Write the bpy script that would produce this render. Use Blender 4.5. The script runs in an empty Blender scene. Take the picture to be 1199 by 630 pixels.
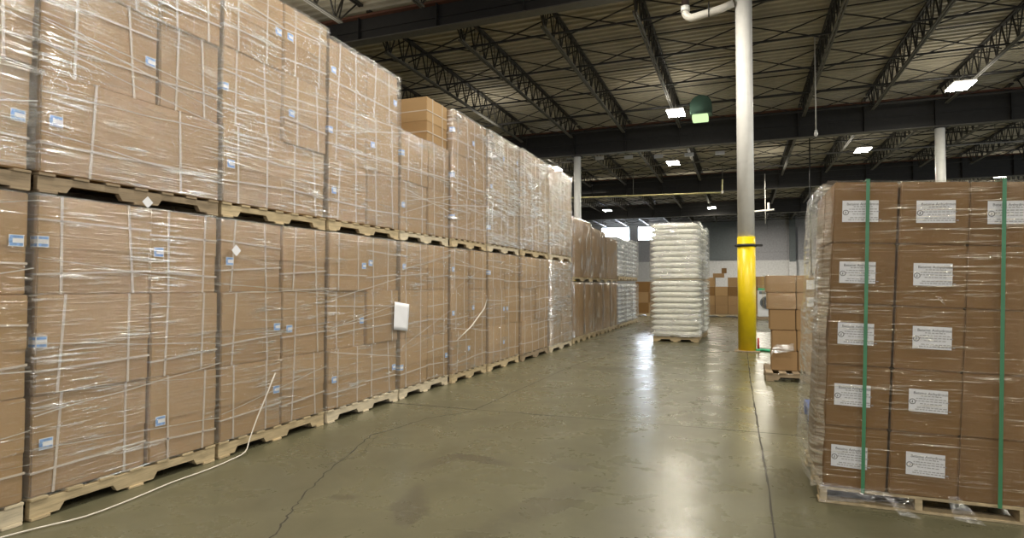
import bpy, bmesh, math, random
from mathutils import Vector, Matrix, noise
R = random.Random(7)
COL = bpy.context.scene.collection
ORD = ['first', 'second', 'third', 'fourth', 'fifth', 'sixth', 'seventh', 'eighth', 'ninth', 'tenth', 'eleventh', 'twelfth', 'thirteenth', 'fourteenth', 'fifteenth', 'sixteenth', 'seventeenth', 'eighteenth', 'nineteenth', 'twentieth']

# ------------------------------------------------------------------ materials
def nmat(name):
    m = bpy.data.materials.new(name); m.use_nodes = True
    nt = m.node_tree; nt.nodes.clear()
    out = nt.nodes.new('ShaderNodeOutputMaterial')
    return m, nt, out
def N(nt, t, **kw):
    n = nt.nodes.new(t)
    for k, v in kw.items():
        if k.startswith('i_'):
            key = k[2:]; key = int(key) if key.isdigit() else key.replace('_', ' ')
            n.inputs[key].default_value = v
        else: setattr(n, k, v)
    return n
def L(nt, a, b): nt.links.new(a, b)
def math_(nt, op, a, b=None, clamp=False):
    n = nt.nodes.new('ShaderNodeMath'); n.operation = op; n.use_clamp = clamp
    for i, v in enumerate((a, b)):
        if v is None: continue
        if isinstance(v, (int, float)): n.inputs[i].default_value = v
        else: L(nt, v, n.inputs[i])
    return n.outputs[0]
def ramp(nt, fac, p0, p1, c0=(0, 0, 0, 1), c1=(1, 1, 1, 1)):
    r = nt.nodes.new('ShaderNodeValToRGB'); r.color_ramp.elements[0].position = p0; r.color_ramp.elements[1].position = p1
    r.color_ramp.elements[0].color = c0; r.color_ramp.elements[1].color = c1
    L(nt, fac, r.inputs[0]); return r.outputs[0]
def mapped(nt, scale, coord='Object', rot=(0, 0, 0)):
    tc = N(nt, 'ShaderNodeTexCoord'); mp = N(nt, 'ShaderNodeMapping'); mp.inputs['Scale'].default_value = scale; mp.inputs['Rotation'].default_value = rot
    L(nt, tc.outputs[coord], mp.inputs[0]); return mp.outputs[0]
def noise_(nt, vec, scale, detail=3, rough=.55, dist=0):
    n = N(nt, 'ShaderNodeTexNoise'); n.inputs['Scale'].default_value = scale; n.inputs['Detail'].default_value = detail
    n.inputs['Roughness'].default_value = rough; n.inputs['Distortion'].default_value = dist
    L(nt, vec, n.inputs['Vector']); return n.outputs[0]
def mixc(nt, fac, a, b):
    m = N(nt, 'ShaderNodeMix', data_type='RGBA')
    if isinstance(fac, (int, float)): m.inputs[0].default_value = fac
    else: L(nt, fac, m.inputs[0])
    for i, v in ((6, a), (7, b)):
        if isinstance(v, tuple): m.inputs[i].default_value = v if len(v) == 4 else v + (1,)
        else: L(nt, v, m.inputs[i])
    return m.outputs[2]
def simple(name, c, rough=.6, metal=0, var=.12, nscale=6, bump=0, spec=.5, stretch=(1, 1, 1)):
    m, nt, out = nmat(name)
    b = N(nt, 'ShaderNodeBsdfPrincipled'); b.inputs['Roughness'].default_value = rough; b.inputs['Metallic'].default_value = metal
    b.inputs['Specular IOR Level'].default_value = spec
    v = noise_(nt, mapped(nt, stretch), nscale, 4)
    f = ramp(nt, v, .3, .7)
    d = tuple(max(0, x * (1 - var)) for x in c); e = tuple(min(1, x * (1 + var)) for x in c)
    L(nt, mixc(nt, f, d, e), b.inputs['Base Color'])
    if bump:
        bp = N(nt, 'ShaderNodeBump'); bp.inputs['Strength'].default_value = bump; bp.inputs['Distance'].default_value = .01
        L(nt, v, bp.inputs['Height']); L(nt, bp.outputs[0], b.inputs['Normal'])
    L(nt, b.outputs[0], out.inputs[0]); return m
def kraft(name, c, var=.10):
    """corrugated kraft board: per carton tone, faint fluting and mottling"""
    m, nt, out = nmat(name)
    b = N(nt, 'ShaderNodeBsdfPrincipled'); b.inputs['Roughness'].default_value = .72; b.inputs['Specular IOR Level'].default_value = .3
    oi = N(nt, 'ShaderNodeObjectInfo')
    v = noise_(nt, mapped(nt, (1, 1, 3)), 3.5, 5)
    t = math_(nt, 'ADD', math_(nt, 'MULTIPLY', oi.outputs['Random'], .6), math_(nt, 'MULTIPLY', v, .5), True)
    c0 = tuple(x * (1 - var) for x in c); c1 = tuple(min(1, x * (1 + var)) for x in c)
    L(nt, mixc(nt, t, c0, c1), b.inputs['Base Color'])
    w = noise_(nt, mapped(nt, (1, 1, 1)), 5, 3)
    bp = N(nt, 'ShaderNodeBump'); bp.inputs['Strength'].default_value = .35; bp.inputs['Distance'].default_value = .02
    L(nt, w, bp.inputs['Height']); L(nt, bp.outputs[0], b.inputs['Normal'])
    L(nt, b.outputs[0], out.inputs[0]); return m
def film(name, gl=.10, streak=.55, haze=.16, dens=.55, wr=1.0, tint=(1, 1, 1), zs=26):
    """stretch film: clear, with glossy pulled ridges and milky ropes running round the load"""
    m, nt, out = nmat(name)
    v1 = mapped(nt, (1.6, 1.6, zs), rot=(.05, .03, 0))
    n1 = noise_(nt, v1, 1.6, 4, .6, .35)
    v2 = mapped(nt, (2.6, 2.6, zs * 1.3), rot=(-.16, .12, 0))
    n2 = noise_(nt, v2, 1.3, 3, .6, .3)
    patch = ramp(nt, noise_(nt, mapped(nt, (1, 1, 1.4)), 1.7, 2), .42, .62)
    s1 = ramp(nt, n1, dens, dens + .13); s2 = ramp(nt, n2, dens + .05, dens + .16)
    s = math_(nt, 'MULTIPLY', math_(nt, 'MAXIMUM', s1, s2), math_(nt, 'ADD', math_(nt, 'MULTIPLY', patch, .8), .2), True)
    h = math_(nt, 'ADD', n1, math_(nt, 'MULTIPLY', noise_(nt, mapped(nt, (3, 3, 5)), 2.2, 3), .35))
    bp = N(nt, 'ShaderNodeBump'); bp.inputs['Strength'].default_value = .55 * wr; bp.inputs['Distance'].default_value = .03
    L(nt, h, bp.inputs['Height'])
    g = N(nt, 'ShaderNodeBsdfGlossy'); g.inputs['Roughness'].default_value = .14; g.inputs['Color'].default_value = tint + (1,)
    L(nt, bp.outputs[0], g.inputs['Normal'])
    d = N(nt, 'ShaderNodeBsdfDiffuse'); d.inputs['Color'].default_value = (.78, .78, .76, 1)
    tr = N(nt, 'ShaderNodeBsdfTransparent'); tr.inputs[0].default_value = (.97, .97, .96, 1)
    lw = N(nt, 'ShaderNodeLayerWeight'); lw.inputs[0].default_value = .35
    m1 = N(nt, 'ShaderNodeMixShader')
    L(nt, math_(nt, 'ADD', math_(nt, 'MULTIPLY', s, haze * 1.6), haze * .12, True), m1.inputs[0]); L(nt, tr.outputs[0], m1.inputs[1]); L(nt, d.outputs[0], m1.inputs[2])
    m2 = N(nt, 'ShaderNodeMixShader')
    gf = math_(nt, 'ADD', math_(nt, 'MULTIPLY', s, streak), math_(nt, 'ADD', math_(nt, 'MULTIPLY', lw.outputs['Facing'], .06), gl), True)
    L(nt, gf, m2.inputs[0]); L(nt, m1.outputs[0], m2.inputs[1]); L(nt, g.outputs[0], m2.inputs[2])
    L(nt, m2.outputs[0], out.inputs[0]); return m
def glow(name, c, s):
    m, nt, out = nmat(name); e = N(nt, 'ShaderNodeEmission'); e.inputs[0].default_value = c + (1,); e.inputs[1].default_value = s
    L(nt, e.outputs[0], out.inputs[0]); return m

M = dict(
    kraft=kraft('kraft_board', (.355, .225, .105)), lid=kraft('kraft_lid', (.385, .25, .122)),
    kraftdark=kraft('kraft_board_brown', (.205, .110, .036)), kraftold=kraft('kraft_board_old', (.32, .20, .095)),
    tape=simple('carton_tape', (.36, .23, .11), .35),
    strap=simple('white_strap', (.56, .48, .40), .4, var=.05),
    green=simple('green_strap', (.05, .21, .10), .35),
    blue=simple('blue_print', (.20, .38, .74), .5, var=.3, nscale=60), paper=simple('paper', (.80, .81, .86), .6, var=.04),
    ink=simple('ink', (.05, .05, .06), .6), greyink=simple('grey_ink', (.36, .36, .37), .6),
    wood=simple('pallet_pine', (.50, .40, .245), .75, var=.28, nscale=5, bump=.3, stretch=(3, 1, 8)),
    oldwood=simple('pallet_weathered', (.30, .23, .15), .8, var=.3, nscale=5, bump=.3, stretch=(3, 1, 8)),
    palewood=simple('pallet_pale', (.60, .52, .38), .75, var=.2, nscale=5, bump=.3, stretch=(3, 1, 8)),
    film=film('stretch_film', .08, .75, .17, .54, 1.0, (1,1,1), 34), filmheavy=film('stretch_film_heavy', .16, .85, .34, .47, 1.4),
    filmup=film('stretch_film_upper', .10, .85, .24, .53, 1.2, (1,1,1), 34),
    filmright=film('stretch_film_tight', .04, .7, .07, .57, 1.2, (1, .93, .78), 46), filmclear=film('stretch_film_clear', .10, .6, .10, .56, 1.6, (1, 1, 1), 12), filmlight=film('stretch_film_light', .06, .45, .10, .58),
    rope=simple('film_rope', (.66, .62, .56), .3, var=.03),
    filmbrown=film('stretch_film_far', .1, .6, .2, .52, 1.5, (1, 1, 1), 1.2),
    filmbag=film('stretch_film_bags', .10, .4, .35, .48),
    bag=simple('white_sack', (.78, .78, .70), .45, var=.06, nscale=9, bump=.5), bagblue=simple('white_sack_cool', (.72, .75, .78), .4, var=.06, nscale=9, bump=.5),
    white=simple('white_paint', (.80, .80, .78), .35, var=.04), yellow=simple('yellow_paint', (.82, .62, .01), .35, var=.06),
    black=simple('black_rubber', (.02, .02, .02), .5), steel=simple('dark_steel', (.045, .042, .036), .55, .3), girder=simple('girder_steel', (.030, .029, .028), .55, .2),
    primer=simple('red_primer', (.12, .05, .03), .7), chord=simple('chord_steel', (.12, .115, .10), .5, .2),
    pipe=simple('white_pipe', (.62, .60, .55), .4), brownpipe=simple('brown_pipe', (.05, .03, .025), .6), yellowpipe=simple('yellow_pipe', (.5, .46, .22), .5),
    washer=simple('appliance_white', (.75, .77, .8), .3, var=.03), dark=simple('dark_glass', (.03, .04, .06), .1), greentop=simple('green_sheet', (.05, .45, .22), .5),
    hood=simple('green_housing', (.025, .06, .042), .5), red=simple('red_plastic', (.45, .05, .04), .5), bluep=simple('blue_plastic', (.02, .10, .42), .4),
    signw=simple('sign_white', (.72, .72, .72), .5), greywall=simple('metal_wall', (.34, .34, .37), .6), lowwall=simple('painted_block_wall', (.62, .62, .63), .7), doorgrey=simple('grey_door', (.13, .15, .16), .5),
    sidewall=simple('side_wall', (.18, .18, .18), .7),
    lens=glow('lamp_lens', (1.0, .93, .78), 95), daylight=glow('daylight_pane', (.78, .87, 1.0), 24), greenglow=glow('green_lens', (.62, .85, .42), .75),
)

# ------------------------------------------------------------------ mesh helpers
class MB:
    def __init__(s): s.bm = bmesh.new()
    def box(s, x0, x1, y0, y1, z0, z1, bev=0, rot=None):
        r = bmesh.ops.create_cube(s.bm, size=1); vs = r['verts']
        c = Vector(((x0 + x1) / 2, (y0 + y1) / 2, (z0 + z1) / 2))
        for v in vs:
            p = Vector((v.co.x * (x1 - x0), v.co.y * (y1 - y0), v.co.z * (z1 - z0)))
            if rot: p = rot @ p
            v.co = p + c
        if bev:
            es = list({e for v in vs for e in v.link_edges})
            bmesh.ops.bevel(s.bm, geom=es, offset=bev, segments=2, affect='EDGES', clamp_overlap=True)
        return s
    def bar(s, a, b, w, h=None):
        a = Vector(a); b = Vector(b); d = b - a; h = h or w
        up = Vector((0, 0, 1)) if abs(d.normalized().z) < .95 else Vector((1, 0, 0))
        q = d.normalized(); sx = q.cross(up).normalized() * w / 2; sy = q.cross(sx).normalized() * h / 2
        vs = [s.bm.verts.new(p + i * sx + j * sy) for p in (a, b) for i, j in ((-1, -1), (1, -1), (1, 1), (-1, 1))]
        for f in ((0, 1, 2, 3), (7, 6, 5, 4), (0, 4, 5, 1), (1, 5, 6, 2), (2, 6, 7, 3), (3, 7, 4, 0)): s.bm.faces.new([vs[i] for i in f])
        return s
    def tube(s, pts, r, seg=10):
        pts = [Vector(p) for p in pts]; rings = []
        for i, p in enumerate(pts):
            d = (pts[min(i + 1, len(pts) - 1)] - pts[max(i - 1, 0)]).normalized()
            up = Vector((0, 0, 1)) if abs(d.z) < .9 else Vector((1, 0, 0))
            a = d.cross(up).normalized(); b = d.cross(a).normalized()
            rr = r[i] if isinstance(r, (list, tuple)) else r
            rings.append([s.bm.verts.new(p + (a * math.cos(t) + b * math.sin(t)) * rr) for t in [2 * math.pi * k / seg for k in range(seg)]])
        for i in range(len(rings) - 1):
            for k in range(seg):
                f = s.bm.faces.new((rings[i][k], rings[i][(k + 1) % seg], rings[i + 1][(k + 1) % seg], rings[i + 1][k])); f.smooth = True
        s.bm.faces.new(rings[0]); s.bm.faces.new(rings[-1][::-1]); return s
    def quad(s, pts):
        s.bm.faces.new([s.bm.verts.new(p) for p in pts]); return s
    def map(s, fn):
        for v in s.bm.verts: v.co = fn(v.co)
        return s
    def mesh(s, name, mat):
        bmesh.ops.recalc_face_normals(s.bm, faces=s.bm.faces)
        me = bpy.data.meshes.new(name); s.bm.to_mesh(me); s.bm.free(); me.materials.append(mat); return me
    def build(s, name, mat, parent=None):
        return link(name, s.mesh(name, mat), parent)
def link(name, me, parent=None):
    o = bpy.data.objects.new(name, me); COL.objects.link(o)
    if parent: o.parent = parent
    return o
def empty(name, loc=(0, 0, 0), rz=0):
    o = bpy.data.objects.new(name, None); COL.objects.link(o); o.location = loc; o.rotation_euler = (0, 0, rz); o.empty_display_size = .1; return o
def tag(o, label, cat, group=None, kind=None):
    if kind: o['kind'] = kind
    if label: o['label'] = label
    if cat: o['category'] = cat
    if group: o['group'] = group
    return o
def struct(o, label=None): o['kind'] = 'structure'; (label and o.__setitem__('label', label)); return o
def copy_tree(o, parent=None):
    c = o.copy(); COL.objects.link(c); c.parent = parent
    for ch in KIDS.get(o.name, []): copy_tree(ch, c)
    return c
KIDS = {}
def kids(root):
    """remember the children of a finished thing so that it can be copied"""
    for o in list(COL.objects):
        if o.parent: KIDS.setdefault(o.parent.name, [])
    for o in list(COL.objects):
        if o.parent and o not in KIDS[o.parent.name]: KIDS[o.parent.name].append(o)
    return root

# ------------------------------------------------------------------ cartons
def carton_meshes(w, d, h, v=0, lid=True, style=0, mats=('kraft', 'lid')):
    """origin at the bottom middle of the aisle face (+X looks to the aisle); w along Y, d back along X, h up"""
    rr = random.Random(v * 31 + int(w * 1000) + int(h * 999))
    def dent(co):
        k = noise.noise(Vector((co.y * 3 + v * 7, co.z * 3, co.x * 2))) * .006
        return Vector((co.x + (k if co.x > -.02 else 0), co.y, co.z))
    b = MB(); b.box(-d, -.004, -w / 2, w / 2, 0, h, .008)
    bmesh.ops.subdivide_edges(b.bm, edges=[e for e in b.bm.edges if e.calc_length() > .3], cuts=3, use_grid_fill=True)
    out = {'body': b.map(dent).mesh('carton_body', M[mats[0]])}
    if lid:
        b = MB(); b.box(-d - .003, 0, -w / 2 - .003, w / 2 + .003, h * .47, h + .002, .006); out['lid'] = b.mesh('carton_lid', M[mats[1]])
    st = []
    sx = .004
    def loop_v(y, dy):
        b = MB(); t = .0075
        b.box(0, sx, y - t, y + t, .002, h + sx); b.box(-d, sx, y - t, y + t, h + .002, h + sx + .001)
        def f(c): return Vector((c.x, c.y + dy * (c.z / h - .5), c.z))
        return b.map(f).mesh('carton_strap', M['strap'])
    def loop_h(z, dz):
        b = MB(); t = .0065
        b.box(0, sx, -w / 2 - sx, w / 2 + sx, z - t, z + t); b.box(-d, 0, -w / 2 - sx, -w / 2, z - t, z + t); b.box(-d, 0, w / 2, w / 2 + sx, z - t, z + t)
        def f(c): return Vector((c.x, c.y, c.z + dz * c.y / w))
        return b.map(f).mesh('carton_strap', M['strap'])
    if style != 3:
        st.append(loop_v(-w * rr.uniform(.2, .32), rr.uniform(-.03, .05))); st.append(loop_v(w * rr.uniform(.2, .34), rr.uniform(-.05, .03)))
        st.append(loop_h(h * rr.uniform(.22, .34), rr.uniform(-.03, .05)))
        if style: st.append(loop_h(h * rr.uniform(.66, .8), rr.uniform(-.04, .04)))
    out['straps'] = st
    return out
CM = {}
def carton(x, y, z, w, d, h, label, group, lid=True, style=None, sticker=0, name='shipping_carton', mats=('kraft', 'lid'), rz=0):
    v = R.randrange(3); style = R.randrange(2) if style is None else style
    key = (round(w, 2), round(d, 2), round(h, 2), v, lid, style, mats)
    if key not in CM: CM[key] = carton_meshes(w, d, h, v, lid, style, mats)
    cm = CM[key]
    root = empty(name, (x, y, z), rz); tag(root, label, 'carton', group)
    link('carton_body', cm['body'], root)
    if lid: link('carton_lid', cm['lid'], root)
    for s in cm['straps']: link('strap', s, root)
    if sticker:
        s = link('shipping_label', STICK[sticker], root); s['label'] = 'small blue and white shipping label'
        s.location = (.0065, -w / 2 if sticker == 2 else -w / 2 + .06 + R.uniform(0, .03) if sticker == 1 else w / 2 - .06, h * R.uniform(.42, .55))
    return root
def sticker_mesh(kind):
    me = bpy.data.meshes.new('shipping_label'); bm = bmesh.new()
    def bx(x0, x1, y0, y1, z0, z1, mi):
        n0 = len(bm.faces); r = bmesh.ops.create_cube(bm, size=1)
        for v in r['verts']: v.co = Vector(((x0 + x1) / 2 + v.co.x * (x1 - x0), (y0 + y1) / 2 + v.co.y * (y1 - y0), (z0 + z1) / 2 + v.co.z * (z1 - z0)))
        for f in {f for v in r['verts'] for f in v.link_faces}: f.material_index = mi
    hw = .04
    y0, y1 = (-.004, .06) if kind == 2 else (-hw, hw)
    bx(0, .001, y0, y1, -.035, .035, 0); bx(.001, .0015, y0 + .004, y1 - .004, .014, .031, 1); bx(.001, .0015, y0 + .004, y1 - .004, -.031, -.014, 1)
    if kind != 2: bx(.001, .0015, -.04, -.02, -.014, .014, 1)
    if kind == 2:
        bx(-.07, 0, -.0045, -.0035, -.035, .035, 0); bx(-.066, -.004, -.0052, -.0045, -.031, -.014, 1); bx(-.066, -.004, -.0052, -.0045, .014, .031, 1)
    bm.to_mesh(me); bm.free(); me.materials.append(M['paper']); me.materials.append(M['blue']); return me
STICK = {k: sticker_mesh(k) for k in (1, 2, 3)}

# ------------------------------------------------------------------ pallets
PM = {}
def pallet(x0, x1, y0, y1, z, label, group, mat='wood', along='Y', hh=.135, name='wooden_pallet'):
    """stringers run along Y (notched faces look to the aisle) or along X"""
    w, l = (x1 - x0, y1 - y0) if along == 'Y' else (y1 - y0, x1 - x0)
    key = (round(w, 2), round(l, 2), mat, round(hh, 3))
    if key not in PM:
        t = .018; sw = .04
        def stringer():
            b = MB(); z0, z1 = t, hh - t; n = .045
            ys = [-l / 2, -l / 2 + .17, -l / 2 + .20, -l * .1 - .03, -l * .1, l * .1, l * .1 + .03, l / 2 - .20, l / 2 - .17, l / 2]
            zs = [z0, z0, z0 + n, z0 + n, z0, z0, z0 + n, z0 + n, z0, z0]
            bot = []; top = []
            for yy, zz in zip(ys, zs): bot.append((yy, zz)); top.append((yy, z1))
            for sx in (-1, 1):
                pv = [b.bm.verts.new((sx * sw / 2, a, c)) for a, c in bot]; qv = [b.bm.verts.new((sx * sw / 2, a, c)) for a, c in top]
                for i in range(len(pv) - 1): b.bm.faces.new((pv[i], pv[i + 1], qv[i + 1], qv[i]))
                if sx == -1: P0, Q0 = pv, qv
            for i in range(len(pv) - 1):
                b.bm.faces.new((P0[i], P0[i + 1], pv[i + 1], pv[i])); b.bm.faces.new((Q0[i], Q0[i + 1], qv[i + 1], qv[i]))
            b.bm.faces.new((P0[0], Q0[0], qv[0], pv[0])); b.bm.faces.new((P0[-1], Q0[-1], qv[-1], pv[-1]))
            return b.mesh('stringer', M[mat])
        top = MB(); n = 7
        for i in range(n):
            c = -l / 2 + .05 + (l - .1) * i / (n - 1); top.box(-w / 2, w / 2, c - .05, c + .05, hh - t, hh, .003)
        bot = MB()
        for c in (-l / 2 + .06, 0, l / 2 - .06): bot.box(-w / 2, w / 2, c - .055, c + .055, 0, t, .003)
        PM[key] = (stringer(), top.mesh('top_deck', M[mat]), bot.mesh('bottom_deck', M[mat]), w)
    st, tm, bm_, w = PM[key]
    root = empty(name, ((x0 + x1) / 2, (y0 + y1) / 2, z), 0 if along == 'Y' else math.pi / 2); tag(root, label, 'pallet', group)
    for sx in (-1, 0, 1):
        o = link('stringer', st, root); o.location.x = sx * (w / 2 - .03)
    link('top_deck', tm, root); link('bottom_deck', bm_, root)
    return root

# ------------------------------------------------------------------ stretch film shells
def wrap(x0, x1, y0, y1, z0, z1, label, group, mat='film', seed=0, amp=.003, fn=None, sides='FLRBT', name='stretch_wrap', step=.09, ropes=0):
    b = MB(); nz = max(2, int((z1 - z0) / step)); nx = max(2, int((x1 - x0) / step)); ny = max(2, int((y1 - y0) / step))
    cx, cy = (x0 + x1) / 2, (y0 + y1) / 2
    per = [(x0 + (x1 - x0) * i / nx, y0) for i in range(nx)] + [(x1, y0 + (y1 - y0) * i / ny) for i in range(ny)] + [(x1 - (x1 - x0) * i / nx, y1) for i in range(nx)] + [(x0, y1 - (y1 - y0) * i / ny) for i in range(ny)]
    rows = []
    for k in range(nz + 1):
        z = z0 + (z1 - z0) * k / nz; row = []
        for (px, py) in per:
            n = noise.noise(Vector((px * 4 + seed * 3.1, py * 4, z * 7))) * amp + amp * .4
            n = max(n, 0); dx = 1 if px >= x1 - 1e-6 else -1 if px <= x0 + 1e-6 else 0; dy = 1 if py >= y1 - 1e-6 else -1 if py <= y0 + 1e-6 else 0
            row.append(b.bm.verts.new((px + dx * n, py + dy * n, z)))
        rows.append(row)
    n = len(per)
    for k in range(nz):
        for i in range(n):
            f = b.bm.faces.new((rows[k][i], rows[k][(i + 1) % n], rows[k + 1][(i + 1) % n], rows[k + 1][i])); f.smooth = True
    # folded over the top edge
    lip = [b.bm.verts.new((v.co.x + (.07 if v.co.x < cx - .2 else -.07 if v.co.x > cx + .2 else 0), v.co.y + (.07 if v.co.y < cy - .2 else -.07 if v.co.y > cy + .2 else 0), z1 + .006)) for v in rows[-1]]
    for i in range(n):
        f = b.bm.faces.new((rows[-1][i], rows[-1][(i + 1) % n], lip[(i + 1) % n], lip[i])); f.smooth = True
    if fn: b.map(fn)
    o = b.build(name, M[mat]); tag(o, label, 'stretch wrap', group)
    if ropes:
        rr = random.Random(seed + 5); q = MB()
        for k in range(ropes):
            za = rr.uniform(z0 + .1, z1 - .1); sl = rr.choice((-.22, -.1, .05, .12, .2, .35)) * rr.uniform(.5, 1.2); zb = min(max(za + sl, z0 + .05), z1 - .05); t = rr.uniform(.0015, .0038); pv = None
            for i in range(13):
                u = i / 12; zz = za * (1 - u) + zb * u + .015 * noise.noise(Vector((u * 3, seed + k, 0))); yy = y0 + (y1 - y0) * u
                tt = t * (1 + .8 * noise.noise(Vector((u * 6, seed, k))))
                c = (q.bm.verts.new((x1 + .012, yy, zz - tt)), q.bm.verts.new((x1 + .0135, yy, zz + tt)))
                if pv: q.bm.faces.new((pv[0], c[0], c[1], pv[1]))
                pv = c
        q.build('film_folds', M['rope'], o)['label'] = 'white ropes where the film is folded'
    return o

# ================================================================== the building
XL, XR, YB, YF, ZD = -26, 30, -10, 70, 9.32
# concrete floor
def floor_mat():
    m, nt, out = nmat('sealed_concrete')
    b = N(nt, 'ShaderNodeBsdfPrincipled')
    v = mapped(nt, (1, 1, 1))
    big = noise_(nt, v, .35, 4, .6, .5); mid = noise_(nt, v, 2.2, 6, .65, .4); fine = noise_(nt, v, 22, 4, .7)
    c = mixc(nt, ramp(nt, big, .35, .68), (.098, .094, .057), (.138, .132, .082))
    c = mixc(nt, math_(nt, 'MULTIPLY', ramp(nt, mid, .48, .72), .5), c, (.078, .072, .043))
    c = mixc(nt, math_(nt, 'MULTIPLY', ramp(nt, fine, .55, .8), .25), c, (.17, .16, .105))
    sep = N(nt, 'ShaderNodeSeparateXYZ'); L(nt, v, sep.inputs[0])
    def blob(cx, cy, rx, ry, k, ang=0):
        ca, sa = math.cos(ang), math.sin(ang)
        dx = math_(nt, 'SUBTRACT', sep.outputs[0], cx); dy = math_(nt, 'SUBTRACT', sep.outputs[1], cy)
        u = math_(nt, 'ADD', math_(nt, 'MULTIPLY', dx, ca), math_(nt, 'MULTIPLY', dy, sa)); w = math_(nt, 'SUBTRACT', math_(nt, 'MULTIPLY', dy, ca), math_(nt, 'MULTIPLY', dx, sa))
        r = math_(nt, 'ADD', math_(nt, 'POWER', math_(nt, 'ABSOLUTE', math_(nt, 'DIVIDE', u, rx)), 2), math_(nt, 'POWER', math_(nt, 'ABSOLUTE', math_(nt, 'DIVIDE', w, ry)), 2))
        r = math_(nt, 'ADD', r, math_(nt, 'ADD', math_(nt, 'MULTIPLY', math_(nt, 'SUBTRACT', mid, .5), 5.0), math_(nt, 'MULTIPLY', math_(nt, 'SUBTRACT', fine, .5), 2.0)))
        return math_(nt, 'MULTIPLY', ramp(nt, r, .45, 1.0, (1, 1, 1, 1), (0, 0, 0, 1)), k)
    for a in ((-1.95, 4.52, .30, .085, .55, -.15), (-2.33, 4.3, .10, .32, .4, -.3), (-2.02, 3.45, .12, .45, .55, .35), (-1.2, 3.75, .16, .75, .35, -.35), (-1.25, 4.6, .2, .1, .35, 0), (-.6, 6.0, .2, .35, .25, 0), (-.1, 7.6, .7, .9, .22, 0), (.5, 6.9, .5, .5, .35, 0), (-2.5, 3.4, .1, .05, .5, .4)):
        c = mixc(nt, blob(*a), c, (.060, .053, .038))
    L(nt, c, b.inputs['Base Color'])
    rg = math_(nt, 'ADD', math_(nt, 'MULTIPLY', mid, .24), .165); L(nt, rg, b.inputs['Roughness'])
    b.inputs['Specular IOR Level'].default_value = .42
    bp = N(nt, 'ShaderNodeBump'); bp.inputs['Strength'].default_value = .025; bp.inputs['Distance'].default_value = .02
    L(nt, big, bp.inputs['Height']); bp2 = N(nt, 'ShaderNodeBump'); bp2.inputs['Strength'].default_value = .015; bp2.inputs['Distance'].default_value = .01
    L(nt, mid, bp2.inputs['Height']); L(nt, bp.outputs[0], bp2.inputs['Normal']); L(nt, bp2.outputs[0], b.inputs['Normal'])
    L(nt, b.outputs[0], out.inputs[0]); return m
fl = MB().box(XL, XR, YB, YF + .3, -.2, 0).build('floor', floor_mat()); struct(fl)
joint = simple('joint_filler', (.035, .032, .025), .8)
def strip(pts, w, name, mat, parent, jit=0, sub=1):
    b = MB(); P = []
    for i in range(len(pts) - 1):
        for k in range(sub):
            t = k / sub; P.append([pts[i][0] * (1 - t) + pts[i + 1][0] * t, pts[i][1] * (1 - t) + pts[i + 1][1] * t])
    P.append(list(pts[-1]))
    for i, p in enumerate(P):
        if 0 < i < len(P) - 1: p[0] += R.uniform(-jit, jit); p[1] += R.uniform(-jit, jit)
    prev = None
    for i, p in enumerate(P):
        q = P[min(i + 1, len(P) - 1)]; o = P[max(i - 1, 0)]; d = Vector((q[0] - o[0], q[1] - o[1])).normalized(); nrm = Vector((-d.y, d.x)) * w * (R.uniform(.5, 1.4) if jit else 1) / 2
        a = b.bm.verts.new((p[0] + nrm.x, p[1] + nrm.y, .0012)); c = b.bm.verts.new((p[0] - nrm.x, p[1] - nrm.y, .0012))
        if prev: b.bm.faces.new((prev[0], a, c, prev[1]))
        prev = (a, c)
    return b.build(name, mat, parent)
strip([(.17, -5), (.165, 4.5), (.12, 9), (.10, 14), (.05, 40)], .014, 'floor_joint', joint, fl, .004, 30)
for yy, ww in ((6.33, .016), (14.2, .016), (22, .02), (-1, .016)): strip([(-9, yy - .04), (9, yy + .02)], ww, 'floor_joint', joint, fl, .005, 60)
strip([(-2.45, 2.2), (-2.5, 2.74), (-2.76, 3.25), (-2.99, 3.85), (-3.3, 4.87), (-3.16, 5.7), (-2.88, 6.19), (-2.86, 7.47), (-2.83, 9.83), (-2.7, 12)], .010, 'floor_crack', joint, fl, .012, 14)
strip([(-3.25, 4.9), (-3.0, 4.3), (-3.1, 3.9)], .004, 'floor_crack', joint, fl, .02, 8)
# roof deck with real ribs
def deck():
    b = MB(); prev = None; y = YB; pr = []
    p = .30
    while y < YF + .3:
        pr += [(y, ZD), (y + p * .42, ZD), (y + p * .5, ZD + .08), (y + p * .92, ZD + .08)]; y += p
    for (yy, zz) in pr:
        a = b.bm.verts.new((XL, yy, zz)); c = b.bm.verts.new((XR, yy, zz))
        if prev: b.bm.faces.new((prev[0], a, c, prev[1]))
        prev = (a, c)
    return b
def deck_mat():
    m, nt, out = nmat('roof_deck_paint'); b = N(nt, 'ShaderNodeBsdfPrincipled'); b.inputs['Roughness'].default_value = .6
    v = mapped(nt, (1, .15, 1)); n = noise_(nt, v, 1.3, 4); n2 = noise_(nt, mapped(nt, (1, 1, 1)), .35, 3)
    c = mixc(nt, ramp(nt, n, .3, .7), (.42, .385, .30), (.56, .51, .405)); c = mixc(nt, math_(nt, 'MULTIPLY', ramp(nt, n2, .5, .75), .5), c, (.34, .31, .25))
    L(nt, c, b.inputs['Base Color']); L(nt, b.outputs[0], out.inputs[0]); return m
struct(deck().build('ceiling', deck_mat()))
struct(MB().box(XL - .2, XL, YB, YF, 0, ZD).build('wall_left', M['sidewall']))
struct(MB().box(XR, XR + .2, YB, YF, 0, ZD).build('wall_right', M['sidewall']))
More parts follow.
